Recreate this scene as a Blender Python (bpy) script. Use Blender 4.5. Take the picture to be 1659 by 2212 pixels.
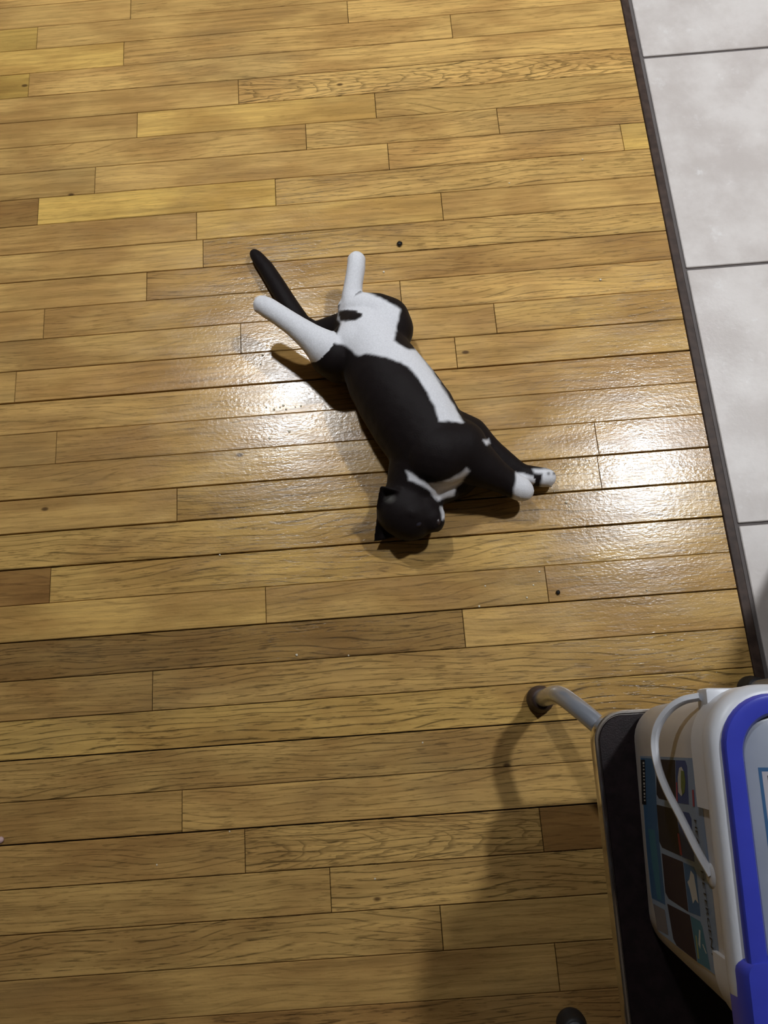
import bpy, bmesh, math, random
import numpy as np
from mathutils import Vector, Matrix, noise

# ------------------------------------------------------------------ clear
for o in list(bpy.data.objects):
    bpy.data.objects.remove(o, do_unlink=True)
scene = bpy.context.scene
C = scene.collection
random.seed(7)

# ------------------------------------------------------------------ camera
W, H, F, CH = 1659.0, 2212.0, 1661.0, 1.1613
RT = np.array([[0.9970577991543417, 0.07577586976989176, 0.011565582826509862],
               [-0.06971942126764721, 0.9591915517935011, -0.2740269498901148],
               [-0.031858239807070254, 0.27241436182512757, 0.9616524673850755]])
cam = bpy.data.cameras.new('camera')
cam.sensor_fit = 'VERTICAL'
cam.sensor_height = 24.0
cam.lens = 24.0 * F / H
cam.clip_start = 0.02
camo = bpy.data.objects.new('camera', cam)
C.objects.link(camo)
M4 = Matrix([[*RT[0], 0], [*RT[1], 0], [*RT[2], CH], [0, 0, 0, 1]])
camo.matrix_world = M4
scene.camera = camo

# ------------------------------------------------------------------ world / exposure
wd = bpy.data.worlds.new('world')
scene.world = wd
wd.use_nodes = True
wd.node_tree.nodes['Background'].inputs[0].default_value = (0.9, 0.93, 1, 1)
wd.node_tree.nodes['Background'].inputs[1].default_value = 0.02
scene.view_settings.view_transform = 'Standard'
scene.view_settings.look = 'None'
scene.view_settings.gamma = 1
scene.view_settings.use_curve_mapping = False
scene.view_settings.exposure = 0.16
L1_POS, L1_POW = (-0.47, 1.66), 580.0       # ceiling fixtures: x, y and emission strength
L2_POS, L2_POW = (1.20, 1.10), 720.0
CEIL = 2.44


# ------------------------------------------------------------------ pixel helpers (1659 x 2212 frame)
def ray(px, py):
    d = RT @ np.array([(px - W / 2) / F, -(py - H / 2) / F, -1.0])
    return d / -d[2] * CH                       # reaches the ground at t = 1

def at(px, py, z=0.0):                          # the point at height z
    g = ray(px, py)
    t = 1 - z / CH
    return Vector((g[0] * t, g[1] * t, z))

def onx(px, py, x):                             # the point on the plane x = const
    g = ray(px, py)
    t = x / g[0]
    return Vector((x, g[1] * t, CH * (1 - t)))

def proj(P):                                    # numpy (n,3) -> pixels
    c = (np.asarray(P) - np.array([0, 0, CH])) @ RT
    return np.stack([W / 2 - F * c[..., 0] / c[..., 2], H / 2 + F * c[..., 1] / c[..., 2]], -1)


# ------------------------------------------------------------------ object helpers
def obj(name, me, m=None, parent=None, loc=None, rot=None):
    if isinstance(me, bmesh.types.BMesh):
        bm = me
        me = bpy.data.meshes.new(name)
        bm.to_mesh(me)
        bm.free()
    o = bpy.data.objects.new(name, me)
    C.objects.link(o)
    if m is not None:
        for q in (m if isinstance(m, (list, tuple)) else [m]):
            me.materials.append(q)
    if loc is not None:
        o.location = loc
    if rot is not None:
        o.rotation_euler = rot
    if parent is not None:
        o.parent = parent
    return o

def tag(o, label=None, cat=None, group=None, kind=None):
    if label: o['label'] = label
    if cat: o['category'] = cat
    if group: o['group'] = group
    if kind: o['kind'] = kind
    return o

def empty(name, loc=(0, 0, 0)):
    o = bpy.data.objects.new(name, None)
    o.empty_display_size = 0.05
    C.objects.link(o)
    o.location = loc
    return o

def smooth(o, angle=None):
    for p in o.data.polygons:
        p.use_smooth = True
    if angle is not None:
        o.data.set_sharp_from_angle(angle=math.radians(angle))
    return o

def box(bm, x0, x1, y0, y1, z0, z1, mi=0):
    v = [bm.verts.new(c) for c in ((x0, y0, z0), (x1, y0, z0), (x1, y1, z0), (x0, y1, z0),
                                   (x0, y0, z1), (x1, y0, z1), (x1, y1, z1), (x0, y1, z1))]
    for f in ((3, 2, 1, 0), (4, 5, 6, 7), (0, 1, 5, 4), (1, 2, 6, 5), (2, 3, 7, 6), (3, 0, 4, 7)):
        bm.faces.new([v[i] for i in f]).material_index = mi
    return v

def bevel(bm, w, seg=2):
    bmesh.ops.bevel(bm, geom=list(bm.edges), offset=w, segments=seg, affect='EDGES', profile=0.5)

def rrect(cx, cy, hx, hy, r, n=8):              # rounded rectangle outline
    pts = []
    for (sx, sy, a0) in ((1, 1, 0), (-1, 1, 90), (-1, -1, 180), (1, -1, 270)):
        for k in range(n + 1):
            a = math.radians(a0 + 90 * k / n)
            pts.append((cx + sx * (hx - r) + r * math.cos(a), cy + sy * (hy - r) + r * math.sin(a)))
    return pts

def loft(rings, cap0=True, cap1=True, close=True):
    bm = bmesh.new()
    R = [[bm.verts.new(p) for p in r] for r in rings]
    n = len(R[0])
    for a, b in zip(R[:-1], R[1:]):
        for i in range(n if close else n - 1):
            j = (i + 1) % n
            bm.faces.new((a[i], a[j], b[j], b[i]))
    if cap0: bm.faces.new(R[0][::-1])
    if cap1: bm.faces.new(R[-1])
    bmesh.ops.recalc_face_normals(bm, faces=bm.faces)
    return bm

def ringz(cx, cy, hx, hy, r, z, n=8):
    return [(x, y, z) for x, y in rrect(cx, cy, hx, hy, r, n)]

def catmull(P, n=8):
    P = [Vector(p) for p in P]
    Q = [P[0] * 2 - P[1]] + P + [P[-1] * 2 - P[-2]]
    out = []
    for i in range(1, len(Q) - 2):
        a, b, c, d = Q[i - 1:i + 3]
        for k in range(n):
            t = k / n
            out.append(0.5 * (2 * b + (c - a) * t + (2 * a - 5 * b + 4 * c - d) * t * t + (3 * b - a - 3 * c + d) * t ** 3))
    out.append(P[-1])
    return out

def sweep(path, prof, up=Vector((0, 0, 1))):    # prof: list of (side, up) offsets
    rings = []
    for i, p in enumerate(path):
        t = (path[min(i + 1, len(path) - 1)] - path[max(i - 1, 0)]).normalized()
        s = t.cross(up)
        s = s.normalized() if s.length > 1e-4 else Vector((1, 0, 0))
        u = s.cross(t).normalized()
        rings.append([p + s * a + u * b for a, b in prof])
    return loft(rings)

def circ(r, n=16):
    return [(r * math.cos(2 * math.pi * k / n), r * math.sin(2 * math.pi * k / n)) for k in range(n)]

def lathe(prof, n=32, cap=True):                # prof: (r, z)
    return loft([[(r * math.cos(2 * math.pi * k / n), r * math.sin(2 * math.pi * k / n), z) for k in range(n)] for r, z in prof], cap, cap)


# ------------------------------------------------------------------ materials
class NT:
    def __init__(s, name):
        s.m = bpy.data.materials.new(name)
        s.m.use_nodes = True
        s.t = s.m.node_tree
        s.b = s.t.nodes['Principled BSDF']
    def n(s, kind, **kw):
        nd = s.t.nodes.new(kind)
        for k, v in kw.items():
            setattr(nd, k, v)
        return nd
    def l(s, a, b):
        s.t.links.new(a, b)
    def put(s, sock, v):
        if hasattr(v, 'is_output') or isinstance(v, bpy.types.NodeSocket):
            s.l(v, sock)
        else:
            sock.default_value = v
    def math(s, op, a, b=0.0, clamp=False):
        nd = s.n('ShaderNodeMath', operation=op, use_clamp=clamp)
        s.put(nd.inputs[0], a)
        s.put(nd.inputs[1], b)
        return nd.outputs[0]
    def vec(s, op, a, b):
        nd = s.n('ShaderNodeVectorMath', operation=op)
        s.put(nd.inputs[0], a)
        s.put(nd.inputs[1], b)
        return nd.outputs[0]
    def noise(s, v, scale, detail=2, rough=0.5):
        nd = s.n('ShaderNodeTexNoise')
        s.put(nd.inputs['Vector'], v)
        nd.inputs['Scale'].default_value = scale
        nd.inputs['Detail'].default_value = detail
        nd.inputs['Roughness'].default_value = rough
        return nd.outputs['Fac']
    def ss(s, v, lo, hi, a=0.0, b=1.0):         # smooth map range
        nd = s.n('ShaderNodeMapRange', interpolation_type='SMOOTHSTEP')
        s.put(nd.inputs['Value'], v)
        nd.inputs['From Min'].default_value = lo
        nd.inputs['From Max'].default_value = hi
        nd.inputs['To Min'].default_value = a
        nd.inputs['To Max'].default_value = b
        return nd.outputs[0]
    def mix(s, fac, a, b, blend='MIX'):
        nd = s.n('ShaderNodeMix', data_type='RGBA', blend_type=blend)
        s.put(nd.inputs[0], fac)
        s.put(nd.inputs[6], a)
        s.put(nd.inputs[7], b)
        return nd.outputs[2]
    def bump(s, h, strength, dist):
        nd = s.n('ShaderNodeBump')
        s.put(nd.inputs['Height'], h)
        nd.inputs['Strength'].default_value = strength
        nd.inputs['Distance'].default_value = dist
        s.l(nd.outputs[0], s.b.inputs['Normal'])

def mat(name, col, rough=0.5, metal=0.0, spec=0.5, var=0.06, vs=30.0, bump=0.0, bs=300.0, sheen=0.0, coat=0.0):
    n = NT(name)
    tc = n.n('ShaderNodeTexCoord').outputs['Object']
    f = n.noise(tc, vs, 3)
    k = n.ss(f, 0.3, 0.7, 1 - var, 1 + var)
    c = n.vec('MULTIPLY', (col[0], col[1], col[2]), (1, 1, 1))
    sc = n.n('ShaderNodeVectorMath', operation='SCALE')
    sc.inputs[0].default_value = col[:3]
    n.l(k, sc.inputs['Scale'])
    n.l(sc.outputs[0], n.b.inputs['Base Color'])
    n.b.inputs['Roughness'].default_value = rough
    n.b.inputs['Metallic'].default_value = metal
    n.b.inputs['Specular IOR Level'].default_value = spec
    n.b.inputs['Sheen Weight'].default_value = sheen
    n.b.inputs['Coat Weight'].default_value = coat
    if bump:
        n.bump(n.noise(tc, bs, 3), bump, 0.001)
    return n.m

def wood_floor():
    n = NT('varnished_oak')
    tc = n.n('ShaderNodeTexCoord').outputs['Object']
    oi = n.n('ShaderNodeObjectInfo')
    rnd, tint, grain = oi.outputs['Random'], oi.outputs['Color'], oi.outputs['Alpha']
    off = n.n('ShaderNodeCombineXYZ')
    n.l(n.math('MULTIPLY', rnd, 37.0), off.inputs[0])
    n.l(n.math('MULTIPLY', rnd, 91.0), off.inputs[1])
    n.l(n.math('MULTIPLY', rnd, 53.0), off.inputs[2])
    v = n.vec('ADD', tc, off.outputs[0])
    streak = n.noise(n.vec('MULTIPLY', v, (5, 150, 1)), 1.0, 4, 0.6)
    warp = n.noise(n.vec('MULTIPLY', v, (2.4, 8.5, 1)), 1.0, 2)
    sep = n.n('ShaderNodeSeparateXYZ')
    n.l(v, sep.inputs[0])
    ph = n.math('ADD', n.math('MULTIPLY', sep.outputs[1], 110.0), n.math('MULTIPLY', warp, 11.0))
    ring = n.math('ABSOLUTE', n.math('SINE', n.math('MULTIPLY', ph, 3.14159)))
    ring = n.ss(ring, 0.0, 0.42, 1.0, 0.0)
    ring = n.math('MULTIPLY', ring, n.ss(n.noise(n.vec('MULTIPLY', v, (18, 160, 1)), 1.0, 3), 0.34, 0.56))
    # flat-sawn boards: wide arched growth rings
    so = n.n('ShaderNodeSeparateXYZ')
    n.l(tc, so.inputs[0])
    w2 = n.noise(n.vec('MULTIPLY', v, (9, 26, 1)), 1.0, 3)
    ph2 = n.math('ADD', n.math('MULTIPLY', so.outputs[0], 20.0), n.math('MULTIPLY', n.math('MULTIPLY', so.outputs[1], so.outputs[1]), 3600.0))
    ph2 = n.math('ADD', n.math('ADD', ph2, n.math('MULTIPLY', so.outputs[1], 30.0)), n.math('MULTIPLY', w2, 5.0))
    arch = n.ss(n.math('FRACT', ph2), 0.0, 0.34, 0.6, 0.0)
    ring = n.math('MAXIMUM', ring, n.math('MULTIPLY', arch, n.math('GREATER_THAN', grain, 0.93)))
    pore = n.noise(n.vec('MULTIPLY', v, (34, 390, 1)), 1.0, 3, 0.6)
    pore = n.ss(pore, 0.54, 0.66)
    blot = n.noise(n.vec('MULTIPLY', v, (6, 14, 1)), 1.0, 3)
    vo = n.n('ShaderNodeTexVoronoi')
    n.l(n.vec('MULTIPLY', v, (9, 17, 1)), vo.inputs['Vector'])
    vo.inputs['Scale'].default_value = 1.0
    knot = n.ss(vo.outputs['Distance'], 0.03, 0.075, 0.85, 0.0)
    sc = n.n('ShaderNodeSeparateColor')
    n.l(vo.outputs['Color'], sc.inputs[0])
    knot = n.math('MULTIPLY', knot, n.math('GREATER_THAN', sc.outputs[0], 0.80))
    pos = n.n('ShaderNodeNewGeometry').outputs['Position']
    dirt = n.ss(n.noise(n.vec('MULTIPLY', pos, (2.2, 5.5, 1)), 1.0, 4, 0.6), 0.5, 0.75)
    c = n.mix(n.ss(blot, 0.35, 0.65), (0.80, 0.75, 0.68, 1), (1.12, 1.13, 1.04, 1))
    c = n.mix(1.0, tint, c, 'MULTIPLY')
    k = n.ss(streak, 0.3, 0.72, 1.1, 0.78)
    k = n.math('MULTIPLY', k, n.math('SUBTRACT', 1.0, n.math('MULTIPLY', n.math('MULTIPLY', ring, grain), 0.78)))
    k = n.math('MULTIPLY', k, n.math('SUBTRACT', 1.0, n.math('MULTIPLY', n.math('MULTIPLY', pore, n.math('ADD', grain, 0.12)), 0.52)))
    sv = n.n('ShaderNodeVectorMath', operation='SCALE')
    n.l(c, sv.inputs[0])
    n.l(k, sv.inputs['Scale'])
    c = n.mix(n.math('MULTIPLY', dirt, 0.36), sv.outputs[0], (0.17, 0.13, 0.07, 1))
    c = n.mix(knot, c, (0.06, 0.03, 0.012, 1))
    n.l(c, n.b.inputs['Base Color'])
    peel = n.noise(n.vec('MULTIPLY', pos, (150, 200, 1)), 1.0, 2, 0.55)
    peel2 = n.noise(n.vec('MULTIPLY', pos, (140, 420, 1)), 1.0, 2, 0.5)
    wavy = n.noise(n.vec('MULTIPLY', pos, (9, 30, 1)), 1.0, 1)
    h = n.math('ADD', n.math('MULTIPLY', peel, 0.00024), n.math('MULTIPLY', peel2, 0.00014))
    h = n.math('ADD', h, n.math('MULTIPLY', wavy, 0.00045))
    h = n.math('SUBTRACT', h, n.math('MULTIPLY', n.math('MULTIPLY', pore, grain), 0.00005))
    n.bump(h, 1.0, 1.0)
    rr = n.noise(n.vec('MULTIPLY', pos, (14, 30, 1)), 1.0, 3)
    n.l(n.ss(rr, 0.3, 0.7, 0.17, 0.26), n.b.inputs['Roughness'])
    n.b.inputs['Specular IOR Level'].default_value = 0.38
    return n.m

def tile_mat():
    n = NT('stone_look_tile')
    tc = n.n('ShaderNodeTexCoord').outputs['Object']
    oi = n.n('ShaderNodeObjectInfo')
    off = n.n('ShaderNodeCombineXYZ')
    for i in range(3):
        n.l(n.math('MULTIPLY', oi.outputs['Random'], 17.0 + 9 * i), off.inputs[i])
    v = n.vec('ADD', tc, off.outputs[0])
    a = n.noise(v, 7.0, 6, 0.62)
    b = n.noise(v, 30.0, 5, 0.7)
    c = n.mix(n.ss(a, 0.35, 0.65), (0.49, 0.440, 0.410, 1), (0.62, 0.575, 0.545, 1))
    c = n.mix(n.ss(b, 0.58, 0.75, 0, 0.6), c, (0.72, 0.70, 0.68, 1))
    n.l(c, n.b.inputs['Base Color'])
    n.b.inputs['Roughness'].default_value = 0.42
    n.bump(n.noise(v, 160.0, 3), 0.35, 0.0006)
    return n.m

def fur_mat():
    n = NT('short_fur')
    at_ = n.n('ShaderNodeAttribute', attribute_name='coat')
    tc = n.n('ShaderNodeTexCoord').outputs['Object']
    f = n.noise(tc, 420.0, 3, 0.6)
    k = n.ss(f, 0.3, 0.7, 0.93, 1.05)
    sv = n.n('ShaderNodeVectorMath', operation='SCALE')
    n.l(at_.outputs['Color'], sv.inputs[0])
    n.l(k, sv.inputs['Scale'])
    n.l(sv.outputs[0], n.b.inputs['Base Color'])
    n.b.inputs['Roughness'].default_value = 0.62
    n.b.inputs['Specular IOR Level'].default_value = 0.14
    n.b.inputs['Sheen Weight'].default_value = 0.02
    n.b.inputs['Sheen Roughness'].default_value = 0.5
    n.bump(f, 0.3, 0.0012)
    return n.m

def glow_mat(name, col, s):
    n = NT(name)
    n.b.inputs['Base Color'].default_value = (0.9, 0.9, 0.88, 1)
    tc = n.n('ShaderNodeTexCoord').outputs['Object']
    n.l(n.mix(n.noise(tc, 20.0), (*col, 1), (col[0] * .98, col[1] * .98, col[2] * .98, 1)), n.b.inputs['Emission Color'])
    n.b.inputs['Emission Strength'].default_value = s
    return n.m

M_WOOD, M_TILE, M_FUR = wood_floor(), tile_mat(), fur_mat()
M_SUB = mat('dark_joint', (0.030, 0.018, 0.010), 0.9)
M_GROUT = mat('grey_grout', (0.11, 0.095, 0.09), 0.9, bump=0.5)
M_TRIM = mat('dark_stained_strip', (0.048, 0.030, 0.023), 0.55, spec=.25, var=.3, vs=60)
M_WALL = mat('painted_wall', (0.20, 0.185, 0.165), 0.8, bump=0.1)
M_CEIL = mat('painted_ceiling', (0.46, 0.45, 0.44), 0.85, bump=0.1)
M_BASE = mat('white_gloss_paint', (0.75, 0.74, 0.71), 0.4)

# ------------------------------------------------------------------ room shell
X0, X1, Y0, Y1 = -2.3, 2.9, -1.9, 3.3
def struct(name, bm, m):
    o = obj(name, bm, m)
    o['kind'] = 'structure'
    return o
bm = bmesh.new(); box(bm, X0, X1, Y0, Y1, -0.06, -0.016); floor = struct('floor', bm, M_SUB)
bm = bmesh.new(); box(bm, X0, X1, Y0, Y1, CEIL, CEIL + 0.05); struct('ceiling', bm, M_CEIL)
for nm, a in (('left', (X0 - .08, X0, Y0, Y1)), ('right', (X1, X1 + .08, Y0, Y1)),
              ('front', (X0, X1, Y0 - .08, Y0)), ('back', (X0, X1, Y1, Y1 + .08))):
    bm = bmesh.new(); box(bm, *a, -0.06, CEIL); struct('wall_' + nm, bm, M_WALL)
for nm, a in (('left', (X0, X0 + .015, Y0, Y1)), ('right', (X1 - .015, X1, Y0, Y1)),
              ('front', (X0 + .015, X1 - .015, Y0, Y0 + .015)), ('back', (X0 + .015, X1 - .015, Y1 - .015, Y1))):
    bm = bmesh.new(); box(bm, *a, 0.001, 0.09); struct('baseboard_' + nm, bm, M_BASE)

# ------------------------------------------------------------------ oak planks, one object each
B = [1.4186, 1.364, 1.3098, 1.2527, 1.197, 1.1401, 1.0832, 1.0259, 0.9685, 0.9114, 0.854, 0.7974, 0.7406, 0.6829, 0.6256,
     0.5675, 0.5108, 0.4541, 0.3973, 0.3409, 0.2828, 0.2261, 0.1694, 0.1113, 0.0532, -0.0028, -0.0604, -0.1176, -0.1762,
     -0.2336, -0.2894, -0.3474, -0.405]
PW = 0.0571
XE = 0.508                                     # the boards end at the dark strip
JOINTS = {0: [282], 1: [80, 751], 2: [267, 975], 3: [62], 4: [515], 5: [296, 811], 6: [661, 1076], 7: [205, 839, 1344],
          8: [82, 595], 9: [424.6, 955], 10: [438.5], 11: [316.5], 12: [94.5, 866], 13: [520, 1070], 14: [33, 985],
          15: [], 16: [121], 17: [1289], 18: [382, 1295], 19: [], 20: [108], 21: [574, 1181], 22: [1002], 23: [329],
          24: [], 25: [], 26: [393], 27: [529, 1170], 28: [714], 29: [954], 30: [1204], 31: []}
OAK = (0.530, 0.326, 0.116)
# (row, piece index counted from the left of the picture) -> (brightness, redness, grain strength)
TONE = {(0, 0): (1.0, 0, .15), (0, 1): (.92, 0, .4), (1, 0): (.85, -.25, .15), (1, 1): (.95, 0, .25), (1, 2): (1.12, 0, .5), (2, 0): (1.15, -.2, .2),
        (2, 1): (1.05, 0, .5), (2, 2): (.97, 0, .3), (3, 0): (.9, -.3, .2), (3, 1): (1.06, 0, .45), (4, 0): (.98, 0, .15), (4, 1): (1.2, 0, 1.0),
        (5, 0): (.96, 0, .15), (5, 1): (1.12, -.15, .2), (5, 2): (.92, 0, .55), (6, 0): (1.0, 0, .4), (6, 1): (.97, 0, .6), (6, 2): (.9, .1, .7),
        (7, 0): (.88, 0, .2), (7, 1): (1.03, 0, .3), (7, 2): (1.06, .05, .7), (7, 3): (1.1, -.2, .25), (8, 0): (.66, .2, .4), (8, 1): (1.2, -.25, .3),
        (8, 2): (.98, 0, .75), (9, 0): (.9, .1, .3), (9, 1): (1.12, -.1, .3), (9, 2): (.98, 0, .25), (10, 0): (1.02, 0, .25), (10, 1): (.98, 0, .75),
        (11, 0): (1.05, 0, .2), (11, 1): (.86, .12, .55), (12, 0): (.95, .1, .2), (12, 1): (.98, .05, .4), (12, 2): (1.14, 0, .65), (13, 0): (.98, 0, .35),
        (13, 1): (.9, .08, .35), (13, 2): (1.0, 0, .6), (14, 0): (1.0, 0, .2), (14, 1): (1.0, .1, .3), (14, 2): (1.02, 0, .4), (15, 0): (1.0, .06, .45),
        (16, 0): (1.03, 0, .25), (16, 1): (.92, .08, .45), (17, 0): (1.0, 0, .45), (17, 1): (.98, .08, .4), (18, 0): (.97, 0, .2), (18, 1): (.9, -.05, .7),
        (18, 2): (.95, 0, .5), (19, 0): (.98, -.05, .7), (20, 0): (.62, .35, .3), (20, 1): (1.04, -.08, .7), (21, 0): (1.08, -.08, .25), (21, 1): (.95, 0, .45),
        (21, 2): (.96, .05, .5), (22, 0): (.6, .12, .8), (22, 1): (1.05, 0, .4), (23, 0): (.84, .05, .5), (23, 1): (.92, 0, .75), (24, 0): (1.02, -.12, .9),
        (25, 0): (.9, 0, .75), (26, 0): (.85, .08, .4), (26, 1): (1.05, 0, .6), (27, 0): (.86, .12, .6), (27, 1): (1.02, 0, .95), (27, 2): (.72, .3, .35),
        (28, 0): (.98, 0, .5), (28, 1): (1.0, 0, .85), (29, 0): (.97, 0, .7), (29, 1): (.92, 0, .3), (30, 0): (.92, .04, .3), (30, 1): (.75, .15, .5),
        (31, 0): (.8, .2, .8)}

def joint_x(px, y):
    py = proj(np.array([0.0, y, 0.0]))[1]
    x = 0.0
    for _ in range(8):
        x = at(px, py).x
        py = proj(np.array([x, y, 0.0]))[1]
    return x

GAP = {}
def gap(k):
    if k not in GAP:
        GAP[k] = random.choice((.0003, .00035, .0004, .0005, .0006, .0009))
    return GAP[k]
GAP.update({15: .0012, 19: .0011, 18: .0010, 20: .0011, 9: .0003, 25: .0008})

def plank(xa, xb, ya, yb, tone, r=0):
    ya, yb = ya - gap(r), yb + gap(r + 1)
    L, w = xb - xa, ya - yb
    g = 0.0
    ch = 0.0009
    hx, hy = L / 2 - .0004, w / 2 - g
    bm = bmesh.new()
    lo = [bm.verts.new(c) for c in ((-hx, -hy, -.015), (hx, -hy, -.015), (hx, hy, -.015), (-hx, hy, -.015))]
    md = [bm.verts.new(c) for c in ((-hx, -hy, -ch), (hx, -hy, -ch), (hx, hy, -ch), (-hx, hy, -ch))]
    tp = [bm.verts.new(c) for c in ((-hx + ch * .4, -hy + ch, 0), (hx - ch * .4, -hy + ch, 0), (hx - ch * .4, hy - ch, 0), (-hx + ch * .4, hy - ch, 0))]
    for a, b in ((lo, md), (md, tp)):
        for i in range(4):
            j = (i + 1) % 4
            bm.faces.new((a[i], a[j], b[j], b[i]))
    bm.faces.new(tp)
    o = obj('plank', bm, M_WOOD, floor, ((xa + xb) / 2, (ya + yb) / 2, random.uniform(-.0003, .0)),
            (random.uniform(-.0022, .0022), random.uniform(-.0005, .0005), 0))
    br, red, gr = tone
    o.color = (OAK[0] * br * (1 + .04 * red), OAK[1] * br * (1 - .3 * max(red, 0) + .06 * max(-red, 0)), OAK[2] * br * (1 - .35 * red if red > 0 else 1 + .7 * red), gr)
    return o

def rtone():
    return (random.uniform(.86, 1.12), random.uniform(-.15, .15), random.uniform(.2, .7))

for r in range(-6, 40):
    if 0 <= r < 32:
        ya, yb = B[r], B[r + 1]
    elif r < 0:
        ya, yb = B[0] - r * PW, B[0] - (r + 1) * PW
    else:
        ya, yb = B[32] - (r - 32) * PW, B[32] - (r - 31) * PW
    if 0 <= r < 32:
        xs = [joint_x(p, (ya + yb) / 2) for p in JOINTS[r]] + [XE]
        tones = [TONE.get((r, k), (1, 0, .4)) for k in range(len(xs))]
    else:
        xs = [XE]
        x = XE - random.uniform(.2, 1.0)
        while x > -1.0:
            xs.insert(0, x)
            x -= random.uniform(.35, 1.0)
        tones = [rtone() for _ in xs]
    xl = min(xs[0], -.75) - random.uniform(.05, .5)
    xs = [xl] + xs
    if xl > -1.25:
        xs = [xl - random.uniform(.4, .8)] + xs
        tones = [rtone()] + tones
    for k in range(len(xs) - 1):
        plank(xs[k], xs[k + 1], ya, yb, tones[k], r)

# boards farther off, out of the picture: one joined part
bm = bmesh.new()
def far_boards(xa, xb, ya, yb):
    y = ya
    while y > yb + .01:
        x = xa - random.uniform(0, .5)
        while x < xb - .02:
            e = min(x + random.uniform(.5, 1.1), xb)
            if e - max(x, xa) > .03:
                box(bm, max(x, xa) + .0005, e - .0005, max(y - PW, yb) + .0006, y - .0006, -.015, -.0004)
            x = e
        y -= PW
far_boards(X0, XE, Y1, B[0] + 6 * PW + .0005)
far_boards(X0, XE, B[32] - 8 * PW - .0005, Y0)
far_boards(X0, -1.95, B[0] + 6 * PW, B[32] - 8 * PW)
o = obj('plank_field', bm, M_WOOD, floor)
o['kind'] = 'stuff'
o.color = (*OAK, .4)

# dark strip between boards and tiles
bm = bmesh.new(); box(bm, XE + .0006, .5225, Y0 + .02, Y1 - .02, -.015, .0012); bevel(bm, .0012, 1)
struct('trim_1', bm, M_TRIM)

# floor tiles
bm = bmesh.new(); box(bm, .5245, X1, Y0, Y1, -.0155, -.004)
obj('grout', bm, M_GROUT, floor)
TP, GY = .4515, [.2680 + .4515 * k for k in range(-5, 8)]
for j in range(len(GY) - 1):
    for i in range(5):
        xa, xb = .5315 + TP * i, min(.5315 + TP * (i + 1), X1 - .02)
        ya, yb = max(GY[j], Y0 + .02), min(GY[j + 1], Y1 - .02)
        if yb - ya < .05 or xb - xa < .05:
            continue
        bm = bmesh.new()
        hx, hy = (xb - xa) / 2 - .0026, (yb - ya) / 2 - .0026
        if i == 0:
            hx += .0021
        box(bm, -hx, hx, -hy, hy, -.009, 0)
        bevel(bm, .0012, 1)
        obj('tile', bm, M_TILE, floor, ((xa + xb) / 2 - (.0021 if i == 0 else 0), (ya + yb) / 2, -.0005))

# ------------------------------------------------------------------ ceiling fixtures
M_NICKEL = mat('brushed_nickel', (0.6, 0.58, 0.55), 0.35, 1.0)
M_BAF = mat('black_baffle', (0.03, 0.03, 0.03), 0.7)
def ceiling_light(pos, power, label):
    t = empty('ceiling_light', (pos[0], pos[1], CEIL))
    tag(t, label, 'ceiling light', 'ceiling downlights')
    smooth(obj('housing', lathe([(.088, 0), (.094, 0), (.094, -.084), (.092, -.086), (.087, -.086), (.086, -.084)], 48, False), M_NICKEL, t), 40)
    smooth(obj('baffle', loft([[(r * math.cos(2 * math.pi * k / 48), r * math.sin(2 * math.pi * k / 48), z) for k in range(48)] for r, z in ((.084, -.012), (.0855, -.085))], False, False), M_BAF, t))
    smooth(obj('glass_lens', lathe([(.0835, -.013), (.074, -.017), (.055, -.021), (.03, -.0235), (.004, -.024)], 36), glow_mat('lit_glass', (.93, .965, 1.0), power), t))
ceiling_light(L1_POS, L1_POW, 'round surface downlight on the ceiling over the oak boards')
ceiling_light(L2_POS, L2_POW, 'round surface downlight on the ceiling over the floor tiles')

# ------------------------------------------------------------------ unseen cabinet, added beside the frame so its edge throws a floor shadow
M_CAB = mat('walnut_veneer', (0.14, 0.075, 0.04), 0.45, var=.2, vs=12)
M_TOPW = mat('speckled_worktop', (0.30, 0.28, 0.26), 0.3, var=.3, vs=160)
CX0, CX1, CY0, CY1 = .614, 1.18, -.62, .262
t = empty('added_shadow_cabinet', ((CX0 + CX1) / 2, (CY0 + CY1) / 2, 0))
tag(t, 'unseen dark brown base cabinet with two doors, added to throw a shadow', 'cabinet')
def cab(name, m, a, parent=t, bv=.002):
    bm = bmesh.new()
    c = ((CX0 + CX1) / 2, (CY0 + CY1) / 2)
    box(bm, a[0] - c[0], a[1] - c[0], a[2] - c[1], a[3] - c[1], a[4], a[5])
    bevel(bm, bv, 1)
    return obj(name, bm, m, parent)
cab('toe_kick', M_SUB, (CX0 + .05, CX1 - .06, CY0, CY1 - .01, .001, .1))
cab('body', M_CAB, (CX0, CX1 - .02, CY0, CY1, .1, .86))
for ya, yb, hy in ((CY0 + .003, -.182, -.205), (-.178, CY1 - .003, -.155)):
    d = cab('door', M_CAB, (CX1 - .02, CX1, ya, yb, .11, .85))
    cab('handle', M_NICKEL, (CX1 + .0, CX1 + .025, hy - .006, hy + .006, .66, .78), d)
cab('side_panel', M_CAB, (CX0 - .006, CX0, CY0 + .04, CY1 - .0, .1, .86))
bm = bmesh.new(); box(bm, CX0 + .0, CX1 + .03, CY0, CY1, .8602, .895); bevel(bm, .004, 2)
tag(obj('worktop', bm, M_TOPW), 'speckled grey worktop on the unseen cabinet added for its shadow', 'worktop')

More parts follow.
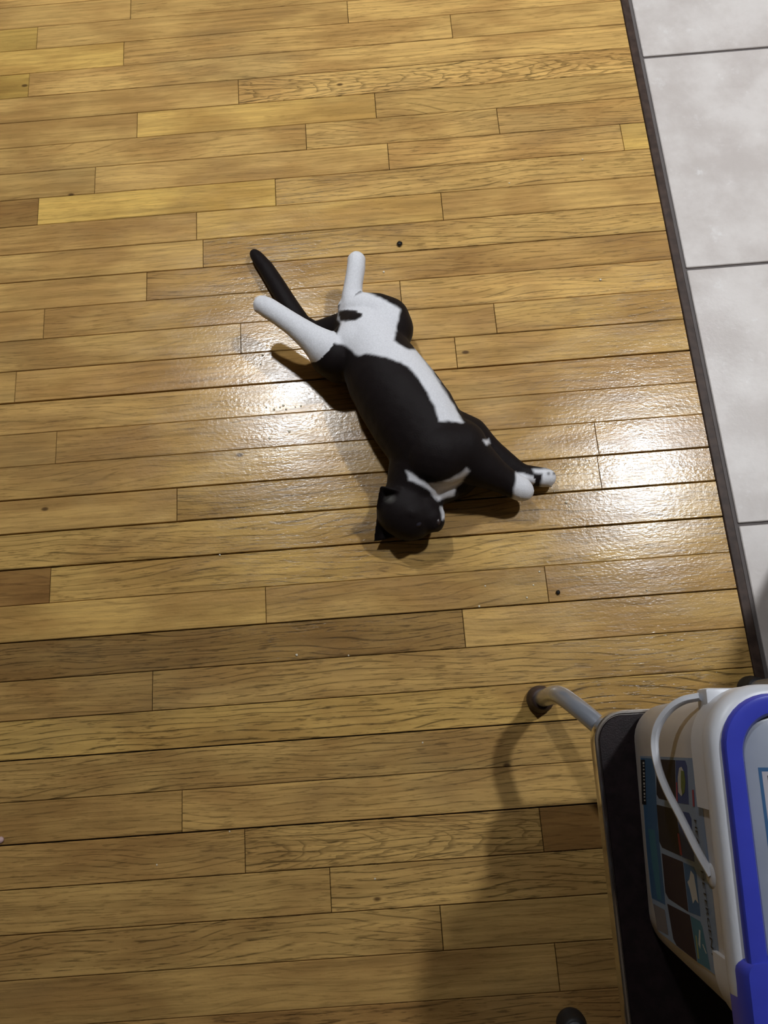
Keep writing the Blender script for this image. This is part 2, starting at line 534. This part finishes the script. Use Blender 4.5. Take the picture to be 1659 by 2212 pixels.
# ------------------------------------------------------------------ step stool
M_TUBE = mat('grey_enamel_tube', (0.36, 0.39, 0.45), 0.25, 0.5, var=.05, coat=.3)
M_RUB = mat('brown_rubber', (0.055, 0.032, 0.025), 0.6, var=.2)
M_RUBK = mat('black_rubber', (0.022, 0.02, 0.02), 0.55)
M_PLAT = mat('dark_brown_vinyl', (0.012, 0.007, 0.008), 0.45, spec=.25, var=.3, vs=90, bump=.25, bs=500)
M_EDGE = mat('steel_edge_band', (0.70, 0.68, 0.66), 0.16, 1.0)
PZ = 0.25
PX0, PX1, PY0, PY1 = .2045, .4740, -.363, .001
PCX, PCY = (PX0 + PX1) / 2, (PY0 + PY1) / 2
st = empty('step_stool', (PCX, PCY, 0))
ST_ROT = math.radians(-1.5)
st.rotation_euler = (0, 0, ST_ROT)
tag(st, 'low metal step stool with dark brown top and splayed grey legs', 'stool')
def loc(P):
    return Vector(P) - Vector((PCX, PCY, 0))
def rr_(z, ins, r):
    return ringz(0, 0, (PX1 - PX0) / 2 - ins, (PY1 - PY0) / 2 - ins, r, z, 10)
smooth(obj('top_panel', loft([rr_(PZ - .02, .004, .03), rr_(PZ - .0015, .004, .03), rr_(PZ - .0005, .0045, .03), rr_(PZ - .0005, .008, .027)]), M_PLAT, st), 40)
smooth(obj('edge_band', loft([rr_(PZ - .024, .0035, .030), rr_(PZ - .024, 0, .034), rr_(PZ - .0225, -.0012, .035), rr_(PZ - .012, -.0004, .034), rr_(PZ - .0015, -.0012, .035),
                              rr_(PZ, 0, .034), rr_(PZ, .0022, .032), rr_(PZ - .003, .0035, .03), rr_(PZ - .003, .0042, .03)], False, False), M_EDGE, st), 35)
smooth(obj('under_frame', loft([rr_(PZ - .034, .03, .02), rr_(PZ - .034, .012, .03), rr_(PZ - .0205, .012, .03), rr_(PZ - .0205, .03, .02), rr_(PZ - .034, .03, .02)], False, False), M_TUBE, st), 35)
FX0, FX1, FY0, FY1 = .187, .4915, -.388, .0255
for sx, sy, fx, fy in ((-1, 1, FX0, FY1), (1, 1, FX1, FY1), (-1, -1, FX0, FY0), (1, -1, FX1, FY0)):
    px, py = (PX0 if sx < 0 else PX1), (PY0 if sy < 0 else PY1)
    P = [loc((fx, fy, .012)), loc((fx, fy + sy * .001, .07)), loc((fx - sx * .001, fy + sy * .002, .115)), loc((fx - sx * .004, fy - sy * .002, .150)),
         loc((fx - sx * .014, fy - sy * .015, .176)), loc((fx - sx * .030, fy - sy * .034, .196)), loc((fx - sx * .048, fy - sy * .056, .213)), loc((fx - sx * .066, fy - sy * .078, .2255))]
    leg = smooth(obj('leg', sweep(catmull(P, 6), circ(.0118, 18), Vector((.3, .8, .1))), M_TUBE, st), 60)
    back_left = sx < 0 and sy > 0
    prof = [(.004, .0005), (.0175, .0005), (.0195, .003), (.0195, .010), (.0175, .014), (.0165, .026), (.0150, .030), (.0125, .0315), (.0115, .0315)]
    ft = smooth(obj('rubber_foot', lathe(prof, 28), M_RUB if back_left else M_RUBK, leg, loc((fx, fy, 0))), 40)
    if back_left:
        tag(ft, 'brown rubber foot')

# ------------------------------------------------------------------ plastic pail on the stool
M_PAIL = mat('translucent_white_plastic', (0.52, 0.50, 0.49), 0.45, var=.03)
M_COL = mat('white_plastic', (0.64, 0.655, 0.70), 0.36, var=.02)
M_BLUE = mat('blue_plastic', (0.045, 0.060, 0.48), 0.22, var=.04)
M_LIDW = mat('frosted_lid_plastic', (0.27, 0.30, 0.37), 0.3, var=.04)
BZ = PZ + .0006
BX0, BX1, BY0, BY1 = .2425, .4525, -.248, .0025
bcx, bcy = (BX0 + BX1) / 2, (BY0 + BY1) / 2
hx, hy = (BX1 - BX0) / 2, (BY1 - BY0) / 2
pail = empty('plastic_pail', (bcx, bcy, BZ))
PA_ROT = math.radians(-4.0)
pail.rotation_euler = (0, 0, PA_ROT)
PA_INV = Matrix.Rotation(-PA_ROT, 3, 'Z')
tag(pail, 'white plastic tub with blue lid and printed label on the stool', 'tub')
def bl(P):
    return PA_INV @ (Vector(P) - Vector((bcx, bcy, BZ)))
def br_(z, g, r, dy=0):
    return ringz(0, dy, hx + g, hy + g, r, z, 10)
def gz(z):                                      # flare of the wall
    return .0005 + .0045 * (z / .21)
smooth(obj('body', loft([br_(0, -.010, .034), br_(.0015, -.005, .037), br_(.006, -.001, .039), br_(.012, gz(.012), .04), br_(.1, gz(.1), .041),
                         br_(.24, gz(.24), .043)], True, True), M_PAIL, pail), 50)
ZL, ZU, ZT = .2134, .238, .260                   # skirt bottom, collar bottom, collar top
def wall(zs, cut=None):
    return zs
GO = .0085
smooth(obj('collar', loft([br_(ZU, .004, .046), br_(ZU, GO, .049), br_(ZU + .004, GO + .001, .05), br_(ZT - .006, GO + .0005, .05), br_(ZT - .001, GO - .003, .047),
                           br_(ZT, GO - .007, .044), br_(ZT, GO - .012, .04), br_(ZT - .008, GO - .0125, .04)], False, False), M_COL, pail), 50)
# lower skirt: only round the four corners, open in the middle of the long sides
def skirt(y_lo, y_hi):
    out = rrect(0, 0, hx + GO + .0005, hy + GO + .0005, .05, 10)
    inn = rrect(0, 0, hx + .0035, hy + .0035, .046, 10)
    pts = [(o_, i_) for o_, i_ in zip(out, inn) if y_lo <= o_[1] <= y_hi]
    return pts
def skirt_obj(name, ysign, ycut):
    # run of outline points with y*ysign >= ycut, closed with two straight ends
    outl = rrect(0, 0, hx + GO + .0005, hy + GO + .0005, .05, 10)
    inl = rrect(0, 0, hx + .0035, hy + .0035, .046, 10)
    sel = [(a, b) for a, b in zip(outl, inl) if a[1] * ysign > 0]
    if ysign < 0:
        pass
    a0, b0 = (hx + GO + .0005, ycut * ysign), (hx + .0035, ycut * ysign)
    a1, b1 = (-(hx + GO + .0005), ycut * ysign), (-(hx + .0035), ycut * ysign)
    seq = [(a0, b0)] + sel + [(a1, b1)] if ysign > 0 else [(a1, b1)] + sel + [(a0, b0)]
    rings = [[(a[0], a[1], ZL), (a[0], a[1], ZU + .004), (b[0], b[1], ZU + .004), (b[0], b[1], ZL)] for a, b in seq]
    return smooth(obj(name, loft(rings), M_COL, pail), 40)
skirt_obj('skirt', 1, .036)
skirt_obj('skirt', -1, .072)
# lid: blue ring with recessed frosted panel, blue flap at the front end
RG = .0025
lid = smooth(obj('lid', loft([br_(ZT - .004, RG - .001, .044), br_(ZT + .0035, RG - .001, .044), br_(ZT + .006, RG - .003, .042), br_(ZT + .0068, RG - .007, .039),
                              br_(ZT + .0055, RG - .015, .034), br_(ZT + .002, RG - .0175, .032), br_(ZT - .004, RG - .018, .032), br_(ZT - .004, RG - .021, .03)], False, False), M_BLUE, pail), 40)
smooth(obj('lid_panel', loft([br_(ZT - .006, RG - .017, .032), br_(ZT - .003, RG - .0175, .032), br_(ZT - .0015, RG - .021, .03)]), M_LIDW, lid), 40)
fy = -(hy + .006 + .066) / 2
fh = (hy + .008 - .066) / 2
bm = loft([ringz(0, fy, hx + .0055, fh, .010, ZU + .001, 5), ringz(0, fy, hx + .0085, fh + .001, .011, ZU + .003, 5),
           ringz(0, fy, hx + .0080, fh + .001, .011, ZT - .001, 5), ringz(0, fy, hx + .003, fh - .002, .010, ZT + .0075, 5),
           ringz(0, fy, hx - .006, fh - .008, .008, ZT + .0085, 5)])
flap = smooth(obj('lid_flap', bm, M_BLUE, lid), 35)
bm = bmesh.new(); box(bm, -hx + .015, hx - .015, -.0695, -.0670, ZT + .0035, ZT + .0085); bevel(bm, .001, 1)
obj('hinge_ridge', bm, M_BLUE, flap)

# handle: a springy plastic strap on each long side, from a lug at the back corner to a pivot at mid side
HP = [bl((.2365, -.131, BZ + .2190)), bl(at(1507, 1838, .463)), bl(at(1472, 1768, .452)), bl(at(1440, 1706, .440)), bl(at(1421, 1654, .431)), bl(at(1414, 1606, .428)),
      bl(at(1422, 1566, .434)), bl(at(1446, 1532, .444)), bl(at(1476, 1513, .453)), bl(at(1512, 1505, .461))]
prof = [(-.0020, -.0044), (.0020, -.0044), (.0030, -.0030), (.0034, 0), (.0030, .0030), (.0020, .0044), (-.0020, .0044), (-.0030, .0030), (-.0034, 0), (-.0030, -.0030)]
for s_ in (1, -1):
    P = catmull([Vector((s_ * p.x, p.y, p.z)) for p in HP], 7)
    hd = smooth(obj('handle', sweep(P, prof, Vector((-.5 * s_, .2, .85))), M_COL, pail), 40)
    bm = bmesh.new(); box(bm, -.016, .016, -.010, .010, -.010, .014); bevel(bm, .003, 2)
    smooth(obj('lug', bm, M_COL, hd, (s_ * (HP[-1].x + .017), HP[-1].y - .003, HP[-1].z - .002), (0, 0, 0)), 40)
    bm = lathe([(.002, -.004), (.0095, -.004), (.0095, .001), (.007, .003), (.002, .003)], 20)
    bmesh.ops.rotate(bm, verts=bm.verts, cent=(0, 0, 0), matrix=Matrix.Rotation(-s_ * math.pi / 2, 3, 'Y'))
    smooth(obj('pivot', bm, M_COL, hd, (s_ * (HP[0].x + .001), HP[0].y, HP[0].z)), 40)

# label on the left wall: flat print, laid on the wall in layers of a tenth of a millimetre
INK = {k: mat('ink_' + k, c, .5, spec=.12, var=.05) for k, c in dict(
    paper=(.22, .29, .41), blue=(.045, .115, .24), teal=(.05, .16, .23), dark=(.018, .016, .024), plum=(.024, .015, .028), navy=(.035, .065, .20), white=(.45, .46, .45),
    green=(.12, .16, .05), grey=(.16, .15, .16), red=(.30, .05, .08), black=(.012, .012, .015), bar=(.42, .40, .44), lime=(.24, .28, .14)).items()}
def lp(px, py, lift):                           # pixel -> point on the left wall, in the tub's own frame
    o_ = PA_INV @ (Vector((0, 0, CH)) - Vector((bcx, bcy, BZ)))
    d_ = PA_INV @ Vector(ray(px, py)[:2].tolist() + [-CH])
    z = .1
    for _ in range(6):
        x = -(hx + gz(z))
        t = (x - o_.x) / d_.x
        z = o_.z + d_.z * t
    return Vector((x - lift, o_.y + d_.y * t, z))
lab = None
def ink(polys, key, layer, name='print', parent=None):
    bm = bmesh.new()
    for poly in polys:
        vs = [bm.verts.new(lp(x, y, .0002 + .00012 * layer)) for x, y in poly]
        bm.faces.new(vs)
    bmesh.ops.recalc_face_normals(bm, faces=bm.faces)
    return obj(name, bm, INK[key], parent)
lab = ink([[(1383, 1633), (1440, 1635), (1508, 1638), (1520, 1760), (1534, 1880), (1546, 1990), (1560, 2118), (1527, 2092), (1470, 2050), (1423, 2012), (1405, 1925), (1394, 1800)]],
          'paper', 0, 'label', pail)
ink([[(1385, 1637), (1413, 1639), (1417, 1700), (1422, 1790), (1430, 1870), (1438, 1955), (1409, 1940), (1398, 1840), (1391, 1740)]], 'blue', 1, 'side_band', lab)
ink([[(1401, 1790), (1415, 1792), (1424, 1872), (1430, 1945), (1421, 1942), (1410, 1870)]], 'teal', 2, 'side_band', lab)
ink([[(1385, 1641), (1394, 1641), (1397, 1738), (1388, 1737)]], 'black', 3, 'text_strip', lab)
marks = []
for k in range(12):
    a = 1646 + k * 7.4
    xo = 1389.5 + (a - 1641) * .03
    marks.append([(xo, a), (xo + 3.4, a), (xo + 3.5, a + 3.0 + 1.6 * (k % 3 == 0)), (xo + .8 * (k % 2), a + 3.0 + 1.6 * (k % 3 == 0))])
ink(marks, 'white', 4, 'lettering', lab)
ink([[(1412, 1952), (1437, 1966), (1445, 2020), (1421, 2008)]], 'grey', 2, 'small_box', lab)
panels = [([(1418, 1640), (1459, 1642), (1461, 1734), (1424, 1725), (1419, 1716)], [(1460, 1642), (1481, 1643), (1485, 1655), (1489, 1738), (1462, 1734)], 'dark', 'navy'),
          ([(1419, 1738), (1462, 1749), (1473, 1850), (1431, 1831), (1425, 1818)], [(1463, 1750), (1489, 1756), (1494, 1768), (1501, 1862), (1474, 1851)], 'dark', 'navy'),
          ([(1430, 1843), (1476, 1862), (1488, 1970), (1445, 1941), (1438, 1928)], [(1477, 1863), (1500, 1873), (1505, 1886), (1514, 1980), (1489, 1970)], 'plum', 'blue'),
          ([(1442, 1952), (1491, 1977), (1507, 2078), (1462, 2042), (1455, 2028)], [(1492, 1978), (1513, 1990), (1518, 2003), (1536, 2096), (1508, 2079)], 'plum', 'teal')]
for a, b, ka, kb in panels:
    ink([a], ka, 1, 'panel', lab)
    ink([b], kb, 1, 'picture', lab)
ink([[(1468, 1659), (1473, 1656), (1477, 1664), (1479, 1690), (1477, 1712), (1473, 1720), (1466, 1711), (1465, 1680)]], 'white', 2, 'figure', lab)
ink([[(1472, 1664), (1479, 1666), (1482, 1690), (1480, 1712), (1475, 1717), (1472, 1700)]], 'green', 3, 'figure', lab)
ink([[(1464, 1800), (1468, 1801), (1475, 1848), (1470, 1846)]], 'red', 2, 'figure', lab)
ink([[(1493, 1880), (1500, 1890), (1505, 1920), (1510, 1952), (1503, 1943), (1498, 1952), (1491, 1920), (1486, 1905), (1490, 1900)]], 'white', 2, 'figure', lab)
ink([[(1511, 2008), (1514, 2010), (1514, 2050), (1510, 2040)], [(1518, 2040), (1520, 2040), (1528, 2060), (1526, 2060)]], 'white', 2, 'figure', lab)
ink([[(1503, 2020), (1506, 2022), (1512, 2072), (1508, 2070)]], 'lime', 2, 'figure', lab)
ink([[(1461, 1690), (1464, 1690), (1465, 1733), (1462, 1732)]], 'red', 2, 'figure', lab)
# heading along the top of the label
def text_mesh(s, size):
    cu = bpy.data.curves.new('t', 'FONT')
    cu.body = s
    cu.size = size
    cu.resolution_u = 2
    o = bpy.data.objects.new('t', cu)
    C.objects.link(o)
    dg = bpy.context.evaluated_depsgraph_get()
    me = bpy.data.meshes.new_from_object(o.evaluated_get(dg))
    bpy.data.objects.remove(o, do_unlink=True)
    return me
A, Z_ = lp(1501, 1770, .0009), lp(1541, 2070, .0009)
me = text_mesh('HEAVY DETERGENT', 1.0)
co = np.array([v.co[:] for v in me.vertices])
wtx = co[:, 0].max() - co[:, 0].min()
D = Z_ - A
U = Vector((-.038, 0, 1)).normalized()
for v in me.vertices:
    P = A + D * ((v.co.x - co[:, 0].min()) / wtx) + U * (v.co.y * .0095)
    v.co = P
me.update()
obj('lettering', me, INK['black'], lab)
ink([[(1496, 1706), (1500, 1706), (1502, 1742), (1498, 1742)]], 'red', 3, 'lettering', lab)

# label on the lid
zl = ZT - .0015
la, lb = bl(at(1637, 1658, BZ + zl)), bl(at(1655, 1850, BZ + zl))
lx0, lx1, ly1, ly0 = la.x, -la.x, la.y, -.062
def flat(rects, key, layer, name, parent):
    bm = bmesh.new()
    for x0, x1, y0, y1 in rects:
        bm.faces.new([bm.verts.new((x, y, zl + .0002 + .00012 * layer)) for x, y in ((x0, y0), (x1, y0), (x1, y1), (x0, y1))])
    return obj(name, bm, INK[key], parent)
ll = flat([(lx0, lx1, ly0, ly1)], 'blue', 0, 'lid_label', lid)
flat([(lx0 + .0025, lx1 - .0025, ly0 + .002, ly1 - .003)], 'bar', 1, 'border', ll)
flat([(lx0 + .0065, lx1 - .0065, ly0 + .004, ly1 - .006)], 'black', 2, 'field', ll)
flat([(lx0 + .010, lx0 + .016, ly1 - .016 - .0105 * k, ly1 - .0095 - .0105 * k) for k in range(6)], 'white', 3, 'lettering', ll)

# ------------------------------------------------------------------ the cat
def px(P):
    return at(P[0], P[1], P[2])
def ball(bm, c, r, sub=2, sc=None, rot=None):
    m = Matrix.Translation(c)
    if rot is not None:
        m = m @ rot
    m = m @ Matrix.Diagonal((*(sc or (1, 1, 1)), 1)) @ Matrix.Scale(r, 4)
    bmesh.ops.create_icosphere(bm, subdivisions=sub, radius=1, matrix=m)
def chain(bm, nodes):                           # nodes: (px, py, z, r)
    P = [(px(n), n[3]) for n in nodes]
    for (a, ra), (b, rb) in zip(P[:-1], P[1:]):
        n = max(2, int((b - a).length / (min(ra, rb) * .12)))
        for k in range(n + 1):
            t = k / n
            rr = ra + (rb - ra) * t + .0012
            q = (k * 1.7, k * 2.3, k * .9)
            ball(bm, a.lerp(b, t), rr, 3 if rr > .03 else 2, None, Matrix.Rotation(q[0], 4, 'X') @ Matrix.Rotation(q[1], 4, 'Y'))
TORSO = [(775, 712, .046, .040), (792, 735, .054, .050), (815, 780, .060, .057), (838, 822, .064, .063), (865, 862, .066, .066), (892, 902, .067, .067), (922, 950, .066, .064), (925, 985, .062, .056),
         (905, 1020, .055, .046), (893, 1050, .050, .040)]
LEG_A = [(748, 765, .055, .040), (718, 768, .066, .034), (700, 752, .078, .028), (672, 730, .085, .0215), (640, 706, .088, .0175), (605, 682, .088, .0160), (580, 666, .087, .0160), (566, 658, .086, .0140)]
THIGH_A = [(775, 750, .06, .045), (735, 778, .05, .036), (712, 772, .05, .030)]
LEG_B = [(818, 735, .058, .046), (838, 712, .058, .040), (838, 690, .062, .034), (812, 672, .064, .028), (785, 664, .066, .023), (762, 662, .064, .0185), (760, 640, .068, .0160), (764, 610, .074, .0145), (769, 580, .079, .0145), (770, 562, .08, .0138)]
TAIL = [(745, 708, .036, .026), (715, 712, .026, .0210), (680, 718, .019, .0165), (652, 700, .0175, .0155), (625, 660, .0170, .0150), (600, 620, .0165, .0145), (575, 580, .0160, .0130), (557, 557, .0150, .0105), (550, 549, .0145, .0085)]
LEG_C = [(965, 945, .055, .045), (1010, 945, .050, .032), (1050, 972, .042, .0225), (1090, 1000, .034, .0180), (1125, 1022, .028, .0140), (1150, 1028, .025, .0150), (1172, 1031, .022, .0150), (1183, 1032, .020, .0130)]
LEG_D = [(943, 978, .078, .054), (988, 970, .076, .045), (1020, 995, .070, .034), (1055, 1018, .062, .0265), (1085, 1035, .054, .0210), (1105, 1047, .049, .0190), (1122, 1055, .045, .0185), (1131, 1060, .043, .0155)]
NECK = [(915, 1035, .045, .036), (945, 1045, .038, .032), (985, 1040, .034, .026), (1005, 1030, .036, .022)]
bm = bmesh.new()
for ch in (TORSO, LEG_A, THIGH_A, LEG_B, TAIL, LEG_C, LEG_D, NECK):
    chain(bm, ch)
# head: crown to the left, chin to the right, face turned up
chain(bm, [(893, 1050, .048, .036), (880, 1080, .048, .038)])
ball(bm, px((872, 1102, .048)), .0415, 3)
ball(bm, px((885, 1112, .047)), .040, 3)
ball(bm, px((905, 1108, .046)), .035, 3)
ball(bm, px((918, 1098, .042)), .028, 3)
ball(bm, px((926, 1118, .052)), .0235, 3)
ball(bm, px((938, 1124, .054)), .0165, 3)
ball(bm, px((937, 1115, .060)), .0115, 3)
ball(bm, px((936, 1131, .058)), .0115, 3)
for k in range(9):
    ball(bm, px((888 + 5.2 * k, 1108 + 1.9 * k, .078 - .0018 * k)), .0115 - .0003 * k, 2)
ball(bm, px((943, 1113, .047)), .0135, 3)
ball(bm, px((941, 1133, .050)), .0120, 3)
def ear(bm, tip, base_a, base_b, th):
    T, A_, B_ = Vector(tip), Vector(base_a), Vector(base_b)
    n = (A_ - T).cross(B_ - T).normalized()
    if n.z < 0:
        n = -n
    for i in range(15):
        s = i / 14
        for j in range(11):
            u = j / 10
            e = A_.lerp(B_, u)
            P = T.lerp(e, s ** 1.0) - n * (.011 * s * (1 - (2 * u - 1) ** 2))
            ball(bm, P, th * (.45 + .55 * s), 1)
EAR_A = (px((807, 1171, .016)), px((821, 1092, .050)), px((884, 1150, .028)))
EAR_B = (px((822, 1050, .104)), px((817, 1096, .066)), px((872, 1064, .082)))
ear(bm, *EAR_A, .0045)
ear(bm, *EAR_B, .0045)
def toes(bm, tip, prev, r, spread):
    T, Q = px(tip), px(prev)
    f = (T - Q).normalized()
    s = f.cross(Vector((0, 0, 1))).normalized()
    for k in (-1.5, -.5, .5, 1.5):
        ball(bm, T + s * k * spread + f * (r * (.75 if abs(k) < 1 else .35)), r, 2)
toes(bm, LEG_A[-1], LEG_A[-2], .0062, .0070)
toes(bm, LEG_B[-1], LEG_B[-2], .0062, .0066)
toes(bm, LEG_C[-1], LEG_C[-2], .0060, .0064)
toes(bm, LEG_D[-1], LEG_D[-2], .0066, .0074)
# heel of leg B
ball(bm, px((748, 664, .060)), .015, 2)
tmp = obj('cat_tmp', bm)
md = tmp.modifiers.new('r', 'REMESH'); md.mode = 'VOXEL'; md.voxel_size = .0024
md = tmp.modifiers.new('s', 'SMOOTH'); md.factor = .5; md.iterations = 12
dg = bpy.context.evaluated_depsgraph_get()
me = bpy.data.meshes.new_from_object(tmp.evaluated_get(dg))
bpy.data.objects.remove(tmp, do_unlink=True)
me.name = 'cat'
n = len(me.vertices)
V = np.empty(n * 3, 'f'); me.vertices.foreach_get('co', V); V = V.reshape(-1, 3).astype(float)
V[:, 2] = np.maximum(V[:, 2], .0006 + np.minimum(V[:, 2], 0) * .01)      # belly and back flattened on the floor
nz = np.empty(n * 3, 'f'); me.vertices.foreach_get('normal', nz); nz = nz.reshape(-1, 3)
Q = proj(V)
rs = np.random.RandomState(3)
Qj = Q + np.array([[noise.noise((v[0] * 110, v[1] * 110, v[2] * 110)) * 2.2, noise.noise((v[0] * 110 + 9, v[1] * 110, v[2] * 110)) * 2.2] for v in V])
def sdf(P, poly):                               # signed pixel distance, inside > 0
    poly = np.array(poly, float)
    d = np.full(len(P), 1e9); ins = np.zeros(len(P), bool)
    for a, b in zip(poly, np.roll(poly, -1, 0)):
        e = b - a; w = P - a
        t = np.clip((w @ e) / (e @ e), 0, 1)
        d = np.minimum(d, np.hypot(*(w - t[:, None] * e).T))
        c = ((a[1] <= P[:, 1]) & (b[1] > P[:, 1])) | ((b[1] <= P[:, 1]) & (a[1] > P[:, 1]))
        xc = a[0] + (P[:, 1] - a[1]) / (e[1] if abs(e[1]) > 1e-9 else 1e-9) * e[0]
        ins ^= c & (P[:, 0] < xc)
    return np.where(ins, d, -d)
def near(nodes):                                # distance to a limb's axis relative to its radius, and place along it
    best = np.full(n, 1e9); par = np.zeros(n)
    PP = [(np.array(px(q)), q[3]) for q in nodes]
    for i, ((a, ra), (b, rb)) in enumerate(zip(PP[:-1], PP[1:])):
        e = b - a; w = V - a
        t = np.clip((w @ e) / (e @ e), 0, 1)
        d = np.linalg.norm(w - t[:, None] * e, axis=1) / (ra + (rb - ra) * t)
        k = d < best
        best[k] = d[k]; par[k] = i + t[k]
    return best, par
white = np.full(n, -50.0)
GROIN = [(786, 628), (833, 648), (866, 668), (858, 700), (852, 736), (883, 755), (900, 755), (930, 795), (955, 835), (977, 870), (1000, 912), (948, 909), (940, 880), (915, 835), (893, 803), (869, 784),
         (835, 772), (800, 764), (772, 768), (748, 747), (720, 740), (691, 748), (664, 757), (655, 735), (690, 715), (728, 722), (736, 700), (731, 690), (731, 668), (738, 652), (760, 640)]
CHEST = [(877, 1016), (890, 1022), (906, 1034), (923, 1044), (953, 1042), (971, 1035), (990, 1026), (1008, 1010), (1014, 1018), (996, 1043), (986, 1052), (980, 1070), (945, 1082), (929, 1060), (915, 1050), (898, 1043), (884, 1036)]
CHIN = [(951, 1094), (958, 1096), (964, 1118), (956, 1124), (953, 1108)]
SPOT = [(1044, 951), (1056, 949), (1059, 957), (1050, 961)]
up = nz[:, 2] > -.25
for poly in (GROIN, CHEST, CHIN, SPOT):
    white = np.maximum(white, np.where(up, sdf(Qj, poly), -50))
bA, pA = near(LEG_A); bB, pB = near(LEG_B); bC, pC = near(LEG_C); bD, pD = near(LEG_D); bT, pT = near(TAIL); bTo, pTo = near(TORSO)
white = np.maximum(white, np.where((bA < 1.5) & (bT > 1.25) & (bTo > 1.2), (pA - 1.75) * 25, -50))
white = np.maximum(white, np.where((bB < 1.5) & (bTo > 1.25), (pB - 4.5) * 25, -50))
heel = sdf(Qj, [(730, 672), (745, 668), (768, 670), (784, 677), (782, 686), (765, 692), (745, 695), (732, 694)])
white = np.where(heel > 0, -heel, white)
toeD = sdf(Qj, [(1115, 1020), (1160, 1030), (1160, 1100), (1104, 1090), (1110, 1060)])
white = np.maximum(white, np.where((bD < 1.7) & (pD > 4), toeD, -50))
toeC = sdf(Qj, [(1150, 1013), (1210, 1013), (1210, 1060), (1164, 1056), (1172, 1035), (1172, 1024), (1156, 1022)])
tc = np.where((bC < 1.7) & (pC > 4) & (bD > 1.3), toeC, -50)
pad = np.minimum(np.hypot(Q[:, 0] - 1185, Q[:, 1] - 1023), np.hypot(Q[:, 0] - 1197, Q[:, 1] - 1023)) - 2.6
white = np.maximum(white, np.minimum(tc, pad * 1.0))
k = np.clip(white / 3.0 * .5 + .5, 0, 1)[:, None]
BLACK, WHITE = np.array([.0085, .0055, .0055]), np.array([.72, .72, .75])
col = BLACK * (1 - k) + WHITE * k
pink = np.clip(1 - np.hypot((Q[:, 0] - 842) / 16, (Q[:, 1] - 1077) / 13), 0, 1)[:, None] * (V[:, 2] > .045)[:, None]
col = col * (1 - pink) + np.array([.10, .095, .085]) * pink
me.vertices.foreach_set('co', V.astype('f').ravel())
at_ = me.attributes.new('coat', 'FLOAT_COLOR', 'POINT')
at_.data.foreach_set('color', np.concatenate([col, np.ones((n, 1))], 1).astype('f').ravel())
me.update()
base = at(860, 850)
me.transform(Matrix.Translation(-base))
cat = obj('cat', me, M_FUR, None, base)
smooth(cat)
tag(cat, 'black and white cat lying stretched out on its back on the oak floor', 'cat')
M_EYE = mat('dark_eye', (.022, .020, .028), .10, var=.1)
M_NOSE = mat('dark_nose', (.03, .02, .02), .4)
for e, r in (((897, 1094, .0785), .0062), ((902, 1129, .0745), .0062)):
    bm = bmesh.new(); ball(bm, Vector((0, 0, 0)), r, 3, (1.0, 1.0, .6))
    smooth(obj('eye', bm, M_EYE, cat, px(e) - base))
bm = bmesh.new(); ball(bm, Vector((0, 0, 0)), .005, 2, (.8, 1.2, .8))
smooth(obj('nose', bm, M_NOSE, cat, px((946, 1126, .066)) - base))

# ------------------------------------------------------------------ crumbs on the floor
M_CRUMB = mat('pale_crumb', (.75, .68, .52), .5, var=.2, vs=400)
M_BEAD = mat('dark_glossy_bead', (.015, .013, .012), .08)
M_PINK = mat('pink_crumb', (.62, .42, .40), .5)
def crumb(P, r, m, label, group=None, seed=0, cat_='crumb', name='crumb'):
    bm = bmesh.new()
    bmesh.ops.create_icosphere(bm, subdivisions=2, radius=r)
    for v in bm.verts:
        q = v.co * (1 + .28 * noise.noise(v.co * (1.1 / r) + Vector((seed, seed * 2, 0))))
        v.co = Vector((q.x, q.y, max(q.z * .7, -r * .45)))
    zmin = min(v.co.z for v in bm.verts)
    o = smooth(obj(name, bm, m, None, (P[0], P[1], .0001 - zmin), (0, 0, seed)))
    tag(o, label, cat_, group)
CR = [(625, 932, 2.2), (582, 946, 1.6), (618, 884, 1.6), (575, 880, 1.5), (592, 884, 1.9), (612, 876, 2.0), (650, 877, 1.6), (567, 767, 2.0), (563, 787, 1.3), (1035, 1310, 1.7), (641, 1415, 2.0),
      (753, 1416, 1.3), (1223, 1085, 2.3), (1229, 1094, 1.6), (1191, 1050, 1.6), (1138, 1291, 1.5), (1165, 1235, 1.5), (1152, 1264, 1.3), (1048, 1266, 1.3), (475, 1199, 1.4), (1297, 605, 2.0), (829, 588, 1.8),
      (1383, 1560, 1.2), (496, 1796, 1.2), (339, 1868, 1.2), (810, 1898, 1.3), (913, 1604, 1.2), (1258, 345, 1.5), (1100, 396, 1.3), (1397, 1275, 1.4), (605, 880, 1.4), (638, 879, 1.3), (583, 948, 1.2), (1205, 1040, 1.3), (1212, 1070, 1.3), (1246, 1083, 1.2), (1197, 1062, 1.1)]
for i, (x, y, r) in enumerate(CR):
    if 550 < x < 670 and 750 < y < 960:
        lb, gr = 'tiny pale crumb in the floor glare beside the cat and its shadow', 'crumbs in the glare beside the cat'
    elif 1180 < x < 1260 and 1030 < y < 1110:
        lb, gr = 'tiny pale crumb just beyond the white front paws of the cat', 'crumbs by the front paws'
    elif y < 620:
        lb, gr = 'tiny pale crumb on the boards past the hind paws of the cat', 'crumbs past the hind paws'
    else:
        lb, gr = 'tiny pale crumb on the boards between the cat head and the stool', 'crumbs between cat and stool'
    crumb(at(x, y), r / 1000, M_CRUMB, lb, gr, i * 1.7)
crumb(at(3, 1814), .0045, M_PINK, 'pinkish crumb on the boards, larger than the pale ones', None, 5)
crumb(at(863, 528), .0052, M_BEAD, 'dark shiny pellet on the board above the raised hind paw', None, 3, 'pellet', 'pellet')
crumb(at(1205, 1280), .0036, M_BEAD, 'small dark bead beside a board joint below the front paws', None, 8, 'bead', 'bead')
